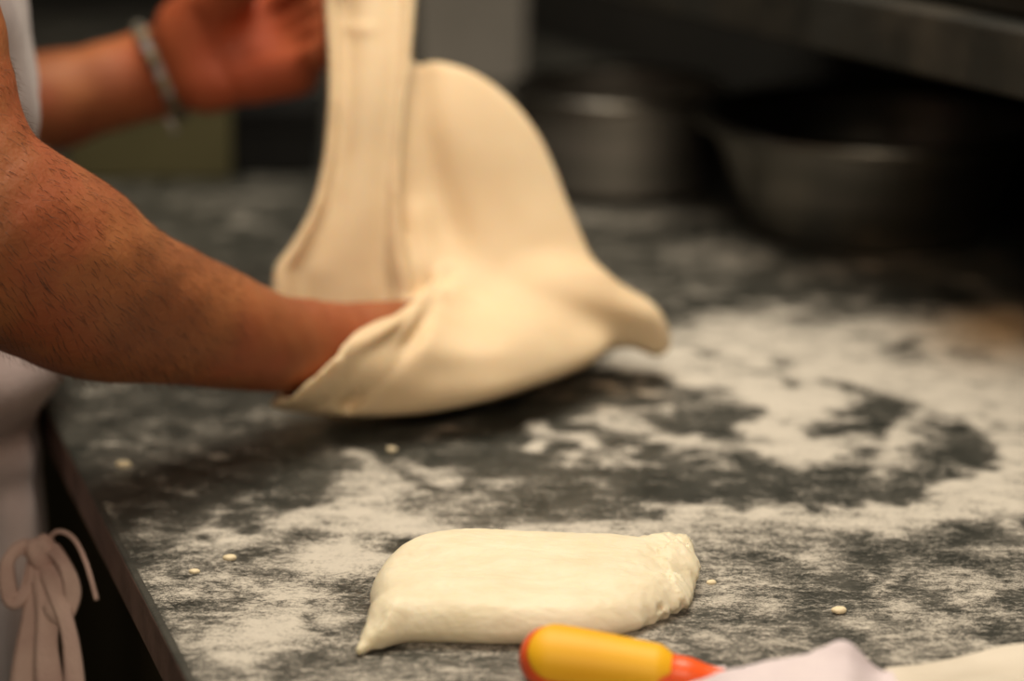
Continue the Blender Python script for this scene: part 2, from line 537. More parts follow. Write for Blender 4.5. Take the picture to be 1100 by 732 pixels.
# left field
E(250, 440, 150, 34, .08)
for a in ((125, 470, 20, 8, .38), (170, 480, 28, 15, .34), (232, 490, 32, 8, .36), (133, 503, 9, 6, .75), (162, 527, 26, 9, .36), (165, 452, 16, 5, .36),
          (155, 570, 20, 15, .52), (375, 490, 24, 6, .4), (330, 478, 60, 10, .2)): E(*a)
E(290, 535, 120, 14, .08)
S([(222, 566), (258, 580), (300, 566), (360, 546), (430, 538)], 9, .8); E(196, 587, 15, 6, .72); E(380, 525, 46, 16, .74)
E(350, 560, 60, 16, .74); S([(372, 492), (420, 508), (480, 518)], 8, .72); E(420, 560, 80, 18, .86); E(470, 545, 60, 14, .5)
E(470, 580, 90, 9, .8)
E(252, 557, 15, 5, .06); S([(300, 573), (345, 568)], 3, .08); E(240, 622, 70, 22, .46); E(262, 603, 26, 8, .08)
E(370, 600, 60, 22, .9); E(425, 586, 36, 8, .08); E(320, 640, 60, 16, .70); E(370, 640, 30, 14, .28)
E(270, 690, 80, 36, .88); E(330, 672, 60, 12, .9); S([(318, 664), (372, 702)], 6, .15); E(390, 668, 14, 12, .1)
E(190, 640, 30, 20, .3); E(330, 722, 60, 14, .25); E(430, 712, 70, 8, .3); E(360, 700, 40, 6, .6)
# band under and right of the dough piece
S([(520, 575), (700, 562), (830, 556), (980, 556), (1100, 552)], 11, .84); E(1060, 528, 60, 14, .8)
E(800, 585, 100, 16, .5); E(940, 600, 200, 22, .26); E(1010, 635, 150, 26, .18); E(860, 650, 130, 30, .26)
E(930, 626, 22, 5, .85); E(966, 665, 46, 5, .65); S([(1025, 612), (1058, 632), (1030, 648)], 4, .65); E(780, 652, 46, 18, .6)
E(770, 622, 40, 8, .42); E(830, 700, 60, 8, .55); E(1080, 684, 24, 9, .05); E(1060, 590, 60, 10, .45); E(1040, 575, 24, 4, .1)
E(745, 665, 12, 9, .12); E(1090, 620, 40, 12, .4)
def blur2(a_):
    for _ in range(2):
        for ax_q in (0, 1):
            a_ = (np.roll(a_, 1, ax_q) + np.roll(a_, -1, ax_q) + 2 * a_) / 4
    return a_
edge = W                                             # the strip along the edge stays barer
den = den * (.55 + .45 * sstep(.0, .035, edge))
sx_, sy_ = PX + .25 * PY, PY - .1 * PX
p1 = fbm(sx_ * 42 + wx * 2, sy_ * 62 + wy * 2, 5, 21) - .5
p2 = fbm(sx_ * 90, sy_ * 150, 4, 27) - .5
film = sstep(520, 570, qy) * (1 - .25 * sstep(420, 250, qx))
amp_ = 1 - .10 * film
p1 = p1 * amp_; p2 = p2 * amp_
quiet = np.maximum(sstep(560, 420, qx) * sstep(545, 500, qy) * sstep(300, 380, qy), sstep(330, 290, qy) * .8)
den = den + p1 * .62 * (1 - .4 * quiet) * np.clip(den * 3, .55, 1) * (1 - .35 * np.clip(den - .6, 0, 1)) + p2 * .55 * np.clip(den * 2, .5, 1)
den = den + .55 * sstep(.60, .74, fbm(sx_ * 34, sy_ * 60, 5, 61)) * sstep(.6, .1, den) * (1 - .85 * quiet)
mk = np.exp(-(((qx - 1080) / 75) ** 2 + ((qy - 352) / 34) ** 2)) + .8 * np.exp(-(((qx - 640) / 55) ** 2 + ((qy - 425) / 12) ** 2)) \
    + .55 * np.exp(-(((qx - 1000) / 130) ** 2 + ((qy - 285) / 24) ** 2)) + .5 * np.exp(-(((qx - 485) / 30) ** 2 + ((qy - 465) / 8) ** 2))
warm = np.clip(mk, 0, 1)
den = np.clip(blur2(den), 0, 1.15)
Z = BZ + .0005 + .0022 * np.clip(den - .2, 0, 1) * (.4 + fbm(PX * 90, PY * 90, 3, 5))
inside = ((WALL[0] - PX) * m2[0] + (WALL[1] - PY) * m2[1]) > .03
ok = (den > .03) & inside
nu, nw = PX.shape
ids = np.arange(nu * nw).reshape(nu, nw)
fa = ok[:-1, :-1] & ok[1:, :-1] & ok[1:, 1:] & ok[:-1, 1:]
Q = np.stack([ids[:-1, :-1][fa], ids[:-1, 1:][fa], ids[1:, 1:][fa], ids[1:, :-1][fa]], 1)[:, ::-1]
used = np.zeros(nu * nw, bool); used[Q.ravel()] = True
remap = -np.ones(nu * nw, dtype=np.int64); remap[used] = np.arange(used.sum())
V = np.stack([PX, PY, Z], -1).reshape(-1, 3)[used]
# normals must look up
a, b_, c_ = V[remap[Q[0, 0]]], V[remap[Q[0, 1]]], V[remap[Q[0, 2]]]
if np.cross(b_ - a, c_ - a)[2] < 0: Q = Q[:, ::-1]
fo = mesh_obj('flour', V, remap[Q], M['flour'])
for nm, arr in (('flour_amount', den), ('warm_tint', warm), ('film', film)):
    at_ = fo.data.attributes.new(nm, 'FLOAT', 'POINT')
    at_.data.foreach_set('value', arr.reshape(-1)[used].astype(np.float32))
tag(fo, 'loose pale flour scattered and smeared over the dark bench top', 'flour', kind='stuff')

# ------------------------------------------------------------------ crumbs
def crumb(px, py, r, label):
    g = gp(px, py)
    v, f = grow(lambda X, Y, Z_: ell(X, Y, Z_, (0, 0, 0), (r * 1.5, r, r * .75)) + (np.sin(X * 2.2 / r + px) * np.cos(Y * 2.5 / r) * .12 * r), (-2 * r, -2 * r, -1.2 * r), (2 * r, 2 * r, 1.2 * r), r / 4)
    o = mesh_obj('dough_crumb', v, f, M['crumb']); o.location = (g[0], g[1], BZ + r * .85)
    tag(o, label, 'crumb', 'crumbs of dough lying in the flour')
crumb(247, 603, .0024, 'pale dough crumb in a bare dark patch left of the dough piece')
crumb(209, 617, .0019, 'small dough crumb on grey floury stone near the bench edge')
crumb(133, 503, .0030, 'blurred pale crumb on dark stone just below the near forearm')
crumb(901, 660, .0026, 'flat white crumb just behind the peak of the lilac cloth')
crumb(764, 629, .0019, 'tiny dough crumb just right of the ragged end of the dough piece')
crumb(421, 486, .0022, 'tiny pale crumb in the shadow under the lifted dough')

# ------------------------------------------------------------------ piece of dough lying on the bench
fpx = [(408, 688), (398, 662), (402, 636), (438, 614), (490, 605), (560, 604), (640, 603), (702, 604), (730, 612), (737, 634), (719, 660), (690, 676), (640, 688), (580, 692), (520, 692), (450, 690), (410, 694)]
fp = np.array([gp(x_, y_ + 9)[:2] for x_, y_ in fpx]); fps = spline(fp, 6, True)
tail = [gp(416, 686), gp(400, 697), gp(387, 706)]
def lump_fn(X, Y, Z_):
    x2, y2 = X[:, :, 0], Y[:, :, 0]
    a = poly_sdf(x2, y2, fps) + (fbm(x2 * 160, y2 * 160, 3, 4) - .5) * .0075 * sstep(.055, .085, x2)
    c0 = fp.mean(0)
    H = .0245 + .004 * sstep(.06, -.04, x2 - c0[0]) + .004 * sstep(0, .05, y2 - c0[1])
    H = H - .007 * np.clip((x2 - .05) / .045, 0, 1) ** 1.5
    # a soft fold running from the middle to the front right
    ln = (y2 - (gp(500, 650)[1])) + (x2 - gp(500, 650)[0]) * .28
    H = H - .0035 * sstep(.012, -.012, ln)
    H = H + (fbm(x2 * 45, y2 * 130, 4, 6) - .5) * .0018 + (fbm(x2 * 260, y2 * 260, 3, 8) - .5) * .0005
    H = H * (1 - .3 * np.exp(-np.clip(-a, 0, 1) / .010))
    r = .0115
    zc = H / 2
    bb = np.abs(Z_ - BZ - zc[:, :, None]) - zc[:, :, None]
    aa = a[:, :, None] + r; bb = bb + r
    D = np.minimum(np.maximum(aa, bb), 0) + np.hypot(np.maximum(aa, 0), np.maximum(bb, 0)) - r
    t0, t1, t2 = tail
    T = smin(cap(X, Y, Z_, t0 + (0, 0, .012), t1 + (0, 0, .006), .0090, .0045), cap(X, Y, Z_, t1 + (0, 0, .006), t2 + (0, 0, .0035), .0045, .0026), .004)
    D = smin(D, T, .010)
    # ragged torn ear at the right end
    for (ex, ey, ez, er) in ((724, 624, .015, .012), (722, 644, .009, .010), (714, 612, .019, .0100), (733, 606, .020, .0050)):
        g = gp(ex, ey + 9); D = smin(D, ell(X, Y, Z_, (g[0], g[1], BZ + ez * .8), (er, er * 1.2, er * .8)), .009)
    for (hx, hy, hz, hr) in ((709, 667, .010, .0028), (716, 662, .013, .0015)):
        g = gp(hx, hy + 9); D = smax(D, -ell(X, Y, Z_, (g[0], g[1] + .001, BZ + hz), (hr, hr * 1.8, hr * 1.2)), .001)
    D = D + (fbm(X * 420 + Z_ * 300, Y * 420, 2, 12) - .5) * .0006
    D = D + (fbm(X * 190 + Z_ * 120, Y * 190 - Z_ * 170, 4, 14) - .5) * .0085 * sstep(.062, .082, X)
    return np.maximum(D, BZ + .0012 - Z_)
v, f = grow(lump_fn, (fp[:, 0].min() - .018, fp[:, 1].min() - .02, BZ - .004), (fp[:, 0].max() + .02, fp[:, 1].max() + .015, BZ + .042), .0013)
o = mesh_obj('dough_piece', v, f, M['lump']); rebase(o, (fp[:, 0].mean(), fp[:, 1].mean(), BZ))
tag(o, 'flat pillow of raw dough resting on the floured stone in front', 'dough')

# ------------------------------------------------------------------ the baker
person = empty('person')
Cc = np.array([-.436, 1.243])                       # centre of the trunk
person.location = (Cc[0], Cc[1], 0)
f3 = np.array([n2[0], n2[1], 0.0]); s3 = np.array([e2[0], e2[1], 0.0]); z3 = np.array([0.0, 0.0, 1.0])
AX = (f3, s3, z3)                                   # forward, his left (away from camera), up
def bp(fo_, si, z): return np.array([Cc[0], Cc[1], 0]) + f3 * fo_ + s3 * si + z3 * z

near = [(bp(-.005, -.185, 1.40), .055), (bp(.0, -.20, 1.36), .056), (pw(-98, 40, 1.055), .049), (pw(-66, 190, 1.05), .050), (pw(-32, 245, 1.06), .052)]
fore = [(pw(-22, 244, 1.06), .0535), (pw(53, 283, 1.095), .0540), (pw(112, 319, 1.13), .0484), (pw(177, 337, 1.165), .0408), (pw(230, 352, 1.195), .0360), (pw(283, 367, 1.22), .0306), (pw(332, 373, 1.252), .0265)]
_fs = spline([np.append(p, r) for p, r in fore], 4)
fore_s = [(q[:3], q[3]) for q in _fs]
def near_arm(X, Y, Z_):
    D = chain(X, Y, Z_, near, .006)
    D = smin(D, chain(X, Y, Z_, fore_s, .002), .012)
    # hand going into the fold
    wr = pw(325, 370, 1.256)
    H = cap(X, Y, Z_, wr, pw(395, 368, 1.286), .0245, .0225)
    H = smin(H, cap(X, Y, Z_, pw(372, 358, 1.272), pw(426, 344, 1.298), .0145, .0120), .014)
    H = smin(H, cap(X, Y, Z_, pw(380, 375, 1.280), pw(430, 368, 1.300), .017, .013), .014)
    D = smin(D, H, .016)
    Fg = None
    for (x0, y0, t0, x1, y1, t1, x2_, y2_, t2, x3, y3, t3_) in (
            (422, 343, 1.296, 456, 334, 1.318, 476, 340, 1.330, 488, 352, 1.335),
            (428, 354, 1.300, 468, 352, 1.320, 492, 358, 1.332, 504, 370, 1.336),
            (430, 366, 1.302, 468, 368, 1.318, 492, 374, 1.328, 503, 386, 1.332),
            (428, 379, 1.302, 460, 384, 1.314, 480, 390, 1.322, 488, 400, 1.326)):
        c = chain(X, Y, Z_, [(pw(x0, y0, t0), .0100), (pw(x1, y1, t1), .0090), (pw(x2_, y2_, t2), .0082), (pw(x3, y3, t3_), .0072)], .004)
        Fg = c if Fg is None else np.minimum(Fg, c)
    th = chain(X, Y, Z_, [(pw(372, 375, 1.262), .013), (pw(405, 392, 1.256), .0105), (pw(432, 394, 1.262), .0088)], .005)
    D = smin(D, Fg, .006); D = smin(D, th, .010)
    # wrinkles at the wrist
    px_, py_, tt = to_px(np.stack([X.ravel(), Y.ravel(), Z_.ravel()], 1))
    px_ = px_.reshape(X.shape); py_ = py_.reshape(X.shape)
    q = px_ * .93 - (py_ - 360) * .35
    wr_ = np.sin(q / 3.1) * .0003 * sstep(235, 290, px_) * sstep(420, 350, px_)
    w2 = np.sin(px_ / 17 + py_ / 9 + np.sin(px_ / 31) * 2) * .0003 * sstep(320, 200, px_)
    return D + wr_ + w2
P_all = np.array([p for p, r in near + fore] + [pw(510, 410, 1.34), pw(400, 400, 1.24)])
v1, f1 = grow(near_arm, P_all.min(0) - .07, np.minimum(P_all.max(0) + .07, 9), .003)

farU = [(bp(-.005, .185, 1.40), .052), (bp(-.01, .215, 1.34), .052), (pw(-215, 140, 1.50), .042)]
farF = [(pw(-215, 140, 1.50), .043), (pw(-60, 132, 1.53), .0435), (pw(60, 108, 1.55), .0375), (pw(120, 92, 1.555), .0335), (pw(166, 79, 1.56), .0315)]
def far_arm(X, Y, Z_):
    D = chain(X, Y, Z_, farU, .006)
    D = smin(D, chain(X, Y, Z_, farF, .006), .012)
    Hn = cap(X, Y, Z_, pw(172, 78, 1.56), pw(215, 70, 1.545), .031, .033)
    Hn = smin(Hn, cap(X, Y, Z_, pw(225, 88, 1.525), pw(316, 74, 1.510), .0235, .0215), .02)      # heel and blade of the hand
    Hn = smin(Hn, cap(X, Y, Z_, pw(215, 50, 1.53), pw(288, 30, 1.53), .030, .025), .02)
    Hn = smin(Hn, cap(X, Y, Z_, pw(205, 30, 1.52), pw(250, -15, 1.485), .026, .019), .018)      # ball of the thumb
    D = smin(D, Hn, .02)
    Fg = None
    for pts in (((308, 82, 1.515, .0130), (342, 58, 1.485, .0118), (368, 22, 1.468, .0105), (376, -8, 1.440, .009)),
                ((298, 66, 1.52, .013), (345, 34, 1.49, .012), (385, -2, 1.472, .0108), (398, -32, 1.434, .0092)),
                ((294, 42, 1.525, .013), (345, 8, 1.49, .012), (392, -28, 1.475, .011), (404, -58, 1.434, .0092)),
                ((284, 16, 1.525, .013), (335, -20, 1.49, .012), (385, -52, 1.475, .0108), (396, -80, 1.434, .0092))):
        c = chain(X, Y, Z_, [(pw(a_, b__, c__), r_) for a_, b__, c__, r_ in pts], .004)
        Fg = c if Fg is None else np.minimum(Fg, c)
    th = chain(X, Y, Z_, [(pw(245, -8, 1.49), .0165), (pw(300, -50, 1.425), .0135), (pw(345, -62, 1.365), .0115), (pw(372, -52, 1.358), .0095)], .006)
    D = smin(D, Fg, .007); D = smin(D, th, .010)
    px_, py_, tt = to_px(np.stack([X.ravel(), Y.ravel(), Z_.ravel()], 1))
    px_ = px_.reshape(X.shape); py_ = py_.reshape(X.shape)
    crease = .0022 * np.exp(-((px_ - 232 - (py_ - 60) * .5) / 7) ** 2) * sstep(0, 20, py_) + .0022 * np.exp(-((py_ - 66 + (px_ - 260) * .35) / 6) ** 2) * sstep(245, 265, px_)
    return D + crease * (tt.reshape(X.shape) < 1.53)
Pb = np.array([p for p, r in farU + farF] + [pw(405, -90, 1.45), pw(350, 110, 1.33), pw(345, -62, 1.365)])
v2, f2 = grow(far_arm, Pb.min(0) - .06, Pb.max(0) + .045, .0032)

# ------------------------------------------------------------------ the big sheet of dough being folded
PXM = 1.30 / FOC                                    # metres per pixel at the dough
left_edge = [(344, -70), (346, 0), (350, 60), (350, 110), (345, 170), (333, 220), (312, 260), (292, 290), (292, 330), (290, 400), (288, 433)]
bottom = [(298, 441), (330, 446), (370, 449), (430, 449), (500, 439), (560, 421), (620, 399), (655, 377)]
lobe = [(680, 374), (704, 383), (719, 375), (717, 350), (702, 325), (668, 304), (642, 282)]
humpr = [(626, 250), (611, 215), (597, 178), (578, 140), (548, 103), (510, 76), (470, 64), (446, 66)]
col_r = [(447, 30), (450, -10), (452, -70)]
sil = spline(np.array(left_edge + bottom + lobe + humpr + col_r, float), 5, True)
flap = spline(np.array([(284, 439), (299, 429), (332, 400), (366, 371), (399, 352), (434, 333), (454, 320), (474, 298), (500, 300), (560, 300), (620, 296), (650, 300)] +
                       [(655, 377)] + [(620, 399), (560, 421), (500, 439), (430, 449), (370, 449), (330, 446), (298, 441)], float), 5, True)
lobe_p = spline(np.array([(560, 300), (642, 283), (668, 304), (702, 325), (717, 350), (719, 375), (704, 384), (686, 380), (665, 372), (648, 376), (600, 392), (560, 380)], float), 5, True)
colm = spline(np.array(left_edge[:8] + [(296, 340), (430, 345), (446, 310), (436, 260), (432, 200), (436, 130), (444, 66)] + col_r, float), 5, True)
g = lambda x_, c_, w_: np.exp(-((x_ - c_) / w_) ** 2)
def slab(a, t, mid, hh, r):
    aa = (a * PXM + r)[:, :, None]; bb = np.abs(t - mid[:, :, None]) - hh[:, :, None] + r
    return np.minimum(np.maximum(aa, bb), 0) + np.hypot(np.maximum(aa, 0), np.maximum(bb, 0)) - r
def line_d(x, y, pts):
    d = np.full(x.shape, 1e9)
    for p, q in zip(pts[:-1], pts[1:]):
        p = np.array(p, float); e_ = np.array(q, float) - p
        t = np.clip(((x - p[0]) * e_[0] + (y - p[1]) * e_[1]) / (e_ @ e_), 0, 1)
        d = np.minimum(d, np.hypot(x - p[0] - t * e_[0], y - p[1] - t * e_[1]))
    return d
def blur(a, sg):
    r = int(3 * sg); k = np.exp(-np.arange(-r, r + 1) ** 2 / (2 * sg * sg)); k /= k.sum()
    for ax in (0, 1):
        pad = [(0, 0), (0, 0)]; pad[ax] = (r, r)
        p = np.pad(a, pad, mode='edge')
        a = np.apply_along_axis(lambda m_: np.convolve(m_, k, 'valid'), ax, p)
    return a
def dough_fn(X, Y, T):
    x, y = X[:, :, 0], Y[:, :, 0]
    a = poly_sdf(x, y, sil)
    ab = blur(np.minimum(a, 0), 5)
    # back sheet with the hump
    mid = 1.392 - .030 * sstep(180, 420, y)
    mid = mid + .009 * np.exp(-line_d(x, y, [(446, 60), (450, 130), (468, 200), (490, 275)]) ** 2 / 20 ** 2) * sstep(300, 240, y)
    mid = mid - .006 * np.exp(-line_d(x, y, [(447, 230), (458, 285)]) ** 2 / 12 ** 2)
    hh = .007 + .024 * (1 - np.exp(ab / 50))
    D = slab(a, T, blur(mid, 2.5), hh, .0065)
    # gathered column in front of it
    ac = poly_sdf(x, y, colm)
    xl = np.interp(y, [p[1] for p in left_edge[:8]], [p[0] for p in left_edge[:8]])
    xr = np.interp(y, [-70, 66, 130, 200, 260, 310, 345], [452, 445, 437, 432, 434, 444, 440])
    s = (x - xl) / (xr - xl)
    rid = -.008 * g(s, .05, .09) + .0045 * g(s, .23, .08) - .0035 * g(s, .50, .16) + .0045 * g(s, .80, .05) - .006 * g(s, .95, .07)
    rid = rid - .003 * np.exp(-line_d(x, y, [(372, 28), (384, 32), (396, 30)]) ** 2 / 5 ** 2)
    midc = 1.356 + .026 * sstep(140, -80, y) - .010 * sstep(120, 300, y) + rid
    C = slab(ac, T, blur(midc, 1.2), np.full(x.shape, .0095), .0085)
    D = smin(D, C, .010)
    # right lobe
    al = poly_sdf(x, y, lobe_p)
    midl = 1.358 - .008 * np.exp(-line_d(x, y, [(580, 320), (650, 322), (692, 340), (710, 366)]) ** 2 / 26 ** 2) + .022 * sstep(335, 385, y)
    D = smin(D, slab(al, T, blur(midl, 3), .009 + .008 * (1 - np.exp(blur(np.minimum(al, 0), 3) / 20)), .009), .020)
    # front flap folded up over the hand
    af = poly_sdf(x, y, flap)
    lip = [(284, 439), (299, 429), (332, 400), (366, 371), (399, 352), (434, 333), (454, 320), (474, 298)]
    dl = line_d(x, y, lip)
    # front face: bulges toward us in the belly, runs back into the hump above and into the lobe at the right
    tf = 1.240 + .012 * sstep(415, 455, y)
    right = sstep(445, 515, x)
    tf = tf + right * (.012 + .112 * sstep(385, 285, y))
    tf = tf + .086 * sstep(525, 680, x) * (1 - .8 * right * sstep(385, 285, y)) 
    tf = tf + (1 - right) * .050 * sstep(380, 480, x) * sstep(350, 290, y)
    pd = np.exp(-(np.hypot(x - 482, (y - 288)) / 42) ** 2)
    tf = tf + (1.338 - tf) * pd
    tf = blur(tf, 4)
    tf = tf - .008 * np.exp(-(dl - 9) ** 2 / 11 ** 2) * (1 - pd)
    tf = tf + .0145 * np.exp(-line_d(x, y, [(480, 292), (463, 328), (444, 364), (408, 402), (374, 434)]) ** 2 / 8 ** 2)
    tf = tf + .0065 * np.exp(-line_d(x, y, [(440, 340), (415, 368), (380, 397), (340, 424)]) ** 2 / 6 ** 2)
    tf = tf + .0035 * np.exp(-line_d(x, y, [(470, 400), (540, 392), (610, 360)]) ** 2 / 22 ** 2)
    hf = .0088 + .018 * blur(sstep(450, 560, x) * sstep(0, -50, af), 4)
    Ff = slab(af, T, tf + hf, hf, .0086)
    D = smin(D, Ff, .018)
    # closed bottom of the pocket
    for p, q, ra, rb in (((306, 434, 1.268), (370, 437, 1.29), .010, .016), ((370, 437, 1.29), (450, 431, 1.305), .016, .020), ((450, 431, 1.305), (540, 410, 1.33), .020, .024), ((540, 410, 1.33), (620, 384, 1.36), .024, .018)):
        P = np.array([p[0] * PXM, p[1] * PXM, p[2]]); Qp = np.array([q[0] * PXM, q[1] * PXM, q[2]])
        D = smin(D, cap(X * PXM, Y * PXM, T, P, Qp, ra * .62, rb * .62), .014)
    # the dough lies around the arm and hand: a skin over them inside the fold, and a hollow where they are
    WX = CAMP[0] + T * (X - 550) / FOC
    WY = CAMP[1] + T * (FW[1] + (366 - Y) / FOC * UP[1])
    WZ = CAMP[2] + T * (FW[2] + (366 - Y) / FOC * UP[2])
    An = near_arm(WX, WY, WZ)
    skin_ = np.maximum(An - .0095, (np.maximum(af, 0) * PXM * 1.0 + np.minimum(af + 8, 0) * PXM * .5)[:, :, None])
    D = smin(D, skin_, .010)
    D = smax(D, -(An - .0022), .002)
    Fa = far_arm(WX, WY, WZ)
    D = smax(D, -(Fa - .0022), .002)
    # the union must not swell past the traced outline
    D = smax(D, (a * PXM)[:, :, None] - .0004, .006)
    return np.maximum(D, BZ + .004 - WZ)
V, F_ = grow(dough_fn, (276, -76, 1.20), (730, 458, 1.47), (3, 3, .0024))
V = pw(0, 0, 0)[None, :] + V[:, 2:3] * (FW[None] + ((V[:, 0:1] - 550) / FOC) * RT[None] + ((366 - V[:, 1:2]) / FOC) * UP[None])
F_ = F_[:, ::-1]                                     # y runs down in the lattice
o = mesh_obj('dough_sheet', V, F_, M['dough'])
sm = o.modifiers.new('smooth', 'SMOOTH'); sm.factor = .5; sm.iterations = 6
rebase(o, gp(480, 430))
tag(o, 'large stretched sheet of raw dough folded over the baker\'s hand and hanging in the air', 'dough')

def trunk(X, Y, Z_, g_=0.0):
    # leaning very slightly forward; trunk tapers from chest to waist
    P = ell(X, Y, Z_, bp(-.01, 0, 1.24), (.110 + g_, .165 + g_, .235 + g_), AX)
    P = smin(P, ell(X, Y, Z_, bp(.004, 0, .985), (.112 + g_, .150 + g_, .130 + g_), AX), .06)
    P = smin(P, ell(X, Y, Z_, bp(-.015, 0, .86), (.108 + g_, .160 + g_, .13 + g_), AX), .05)
    P = smin(P, cap(X, Y, Z_, bp(-.01, -.15, 1.405), bp(-.01, .15, 1.405), .055 + g_, .055 + g_), .06)
    return P
def body_rest(X, Y, Z_):
    D = trunk(X, Y, Z_)
    D = smin(D, cap(X, Y, Z_, bp(-.015, 0, 1.43), bp(.015, 0, 1.52), .056, .052), .03)
    hc = bp(.045, 0, 1.635)
    hd = ell(X, Y, Z_, hc, (.096, .075, .108), AX)
    hd = smin(hd, ell(X, Y, Z_, hc + f3 * .035 - z3 * .062, (.055, .052, .055), AX), .03)      # jaw
    hd = smin(hd, cap(X, Y, Z_, hc + f3 * .088 + z3 * .010, hc + f3 * .106 - z3 * .022, .008, .0125), .010)    # nose
    for s_ in (-1, 1):
        hd = smin(hd, ell(X, Y, Z_, hc + s3 * s_ * .075 - z3 * .01, (.018, .008, .031), AX), .005)         # ears
        hd = smax(hd, -ell(X, Y, Z_, hc + f3 * .098 + s3 * s_ * .031 + z3 * .008, (.014, .015, .010), AX), .010)  # eye sockets
        hd = smin(hd, ell(X, Y, Z_, hc + f3 * .079 + s3 * s_ * .030 + z3 * .006, (.012, .012, .011), AX), .003)
        hd = smin(hd, cap(X, Y, Z_, hc + f3 * .086 + s3 * s_ * .018 + z3 * .026, hc + f3 * .078 + s3 * s_ * .048 + z3 * .024, .006, .005), .010)
    hd = smin(hd, cap(X, Y, Z_, hc + f3 * .086 - s3 * .018 - z3 * .054, hc + f3 * .086 + s3 * .018 - z3 * .054, .006, .006), .006)
    hd = smax(hd, -cap(X, Y, Z_, hc + f3 * .095 - s3 * .02 - z3 * .054, hc + f3 * .095 + s3 * .02 - z3 * .054, .002, .002), .002)
    D = smin(D, hd, .02)
    for s_ in (-1, 1):
        L_ = chain(X, Y, Z_, [(bp(-.02, s_ * .085, .86), .088), (bp(-.02, s_ * .10, .50), .058), (bp(-.045, s_ * .105, .30), .052), (bp(-.04, s_ * .105, .09), .036)], .03)
        L_ = smin(L_, cap(X, Y, Z_, bp(-.05, s_ * .105, .055), bp(.11, s_ * .12, .035), .032, .026), .02)
        D = smin(D, L_, .03)
    return D
lo_, hi_ = np.array([Cc[0] - .26, Cc[1] - .28, .0]), np.array([Cc[0] + .26, Cc[1] + .28, 1.78])
v3, f3_ = grow(body_rest, lo_, hi_, .0075)
nV = np.concatenate([v1, v2, v3]); nF = np.concatenate([f1, f2 + len(v1), f3_ + len(v1) + len(v2)])
def child(name, v, f, mat, parent=person, **k):
    o = mesh_obj(name, v, f, mat, **k); rebase(o, parent.matrix_world.translation if parent is not person else person.location)
    o.location = (0, 0, 0); o.parent = parent
    return o
body = child('body', nV, nF, M['skin'])
fl = np.zeros(len(nV))
wr_n, wr_f = pw(335, 380, 1.26), pw(255, 60, 1.52)
fl[:len(v1)] = .30 * np.exp(-(np.linalg.norm(v1 - wr_n, axis=1) / .055) ** 2)
fl[len(v1):len(v1) + len(v2)] = .62 * np.exp(-(np.linalg.norm(v2 - wr_f, axis=1) / .085) ** 2) + .2 * np.exp(-(np.linalg.norm(v2 - pw(330, 30, 1.5), axis=1) / .04) ** 2)
fa2 = body.data.attributes.new('flush', 'FLOAT', 'POINT'); fa2.data.foreach_set('value', np.clip(fl, 0, 1).astype(np.float32))
hcw = bp(.045, 0, 1.635)
def hair_fn(X, Y, Z_):
    D = ell(X, Y, Z_, hcw + z3 * .012 - f3 * .010, (.102, .083, .112), AX)
    D = np.maximum(D, -ell(X, Y, Z_, hcw + f3 * .075 - z3 * .045, (.11, .12, .085), AX))
    qz = (Z_ - (hcw[2] - .06)) ; D = np.maximum(D, -qz)
    return D + .0015 * np.sin(X * 500) * np.sin(Y * 430) * np.sin(Z_ * 300)
v, f = grow(hair_fn, hcw - .15, hcw + .15, .005)
child('hair', v, f, M['hair'])
def sleeve(X, Y, Z_, a, b__, ra, rb): return cap(X, Y, Z_, a, b__, ra, rb)
def shirt_fn(X, Y, Z_):
    D = trunk(X, Y, Z_, .012)
    D = smin(D, ell(X, Y, Z_, bp(.012, 0, 1.12), (.122, .155, .15), AX), .03)
    D = smin(D, cap(X, Y, Z_, near[0][0], near[1][0] + (near[2][0] - near[1][0]) * .42, .072, .068), .02)
    D = smin(D, cap(X, Y, Z_, farU[0][0], farU[1][0] + (farU[2][0] - farU[1][0]) * .42, .070, .064), .02)
    D = np.maximum(D, .845 - Z_)
    D = np.maximum(D, -cap(X, Y, Z_, bp(.0, 0, 1.44), bp(.02, 0, 1.62), .064, .060))
    fold = .0022 * np.sin((X * e2[0] + Y * e2[1]) * 75 + Z_ * 22) + .0015 * np.sin(Z_ * 95 + X * 40)
    return D + fold
v, f = grow(shirt_fn, (Cc[0] - .32, Cc[1] - .36, .83), (Cc[0] + .32, Cc[1] + .36, 1.52), .0065)
tag(child('t_shirt', v, f, M['shirt']), 'pale greyish lilac t-shirt')
# apron: sheet over the belly, tied at the waist, skirt with folds beneath
def apron_fn(X, Y, Z_):
    fwd = (X - Cc[0]) * f3[0] + (Y - Cc[1]) * f3[1]; sd = (X - Cc[0]) * s3[0] + (Y - Cc[1]) * s3[1]
    top = trunk(X, Y, Z_, .012 + .006 * sstep(.9, .96, Z_))
    belly = ell(X, Y, Z_, bp(.006, -.012, .950), (.139, .170, .062), AX)
    D = smin(top, belly, .02)
    ang = np.arctan2(sd, fwd)
    R = np.hypot(fwd / .112, sd / .190)
    k = sstep(.885, .45, Z_)
    skirt = (R - 1.0 - .02 * k - (.04 + .03 * k) * np.sin(ang * 13 + np.sin(Z_ * 6) * .5)) * .118
    skirt = np.maximum(np.maximum(skirt, Z_ - .90), .42 - Z_)
    D = np.maximum(D, .872 - Z_); D = np.maximum(D, Z_ - 1.03)
    D = smin(D, skirt, .012)
    D = np.maximum(D, -(fwd + .04))
    D = np.maximum(D, np.where(Z_ < .906, fwd - .114, -1))
    wrk = .0016 * np.sin(Z_ * 160 + sd * 50) * np.exp(-((Z_ - .885) / .022) ** 2)
    D = D + wrk
    # hollow it so that the trunk fits in
    return np.maximum(D, -trunk(X, Y, Z_, .006))
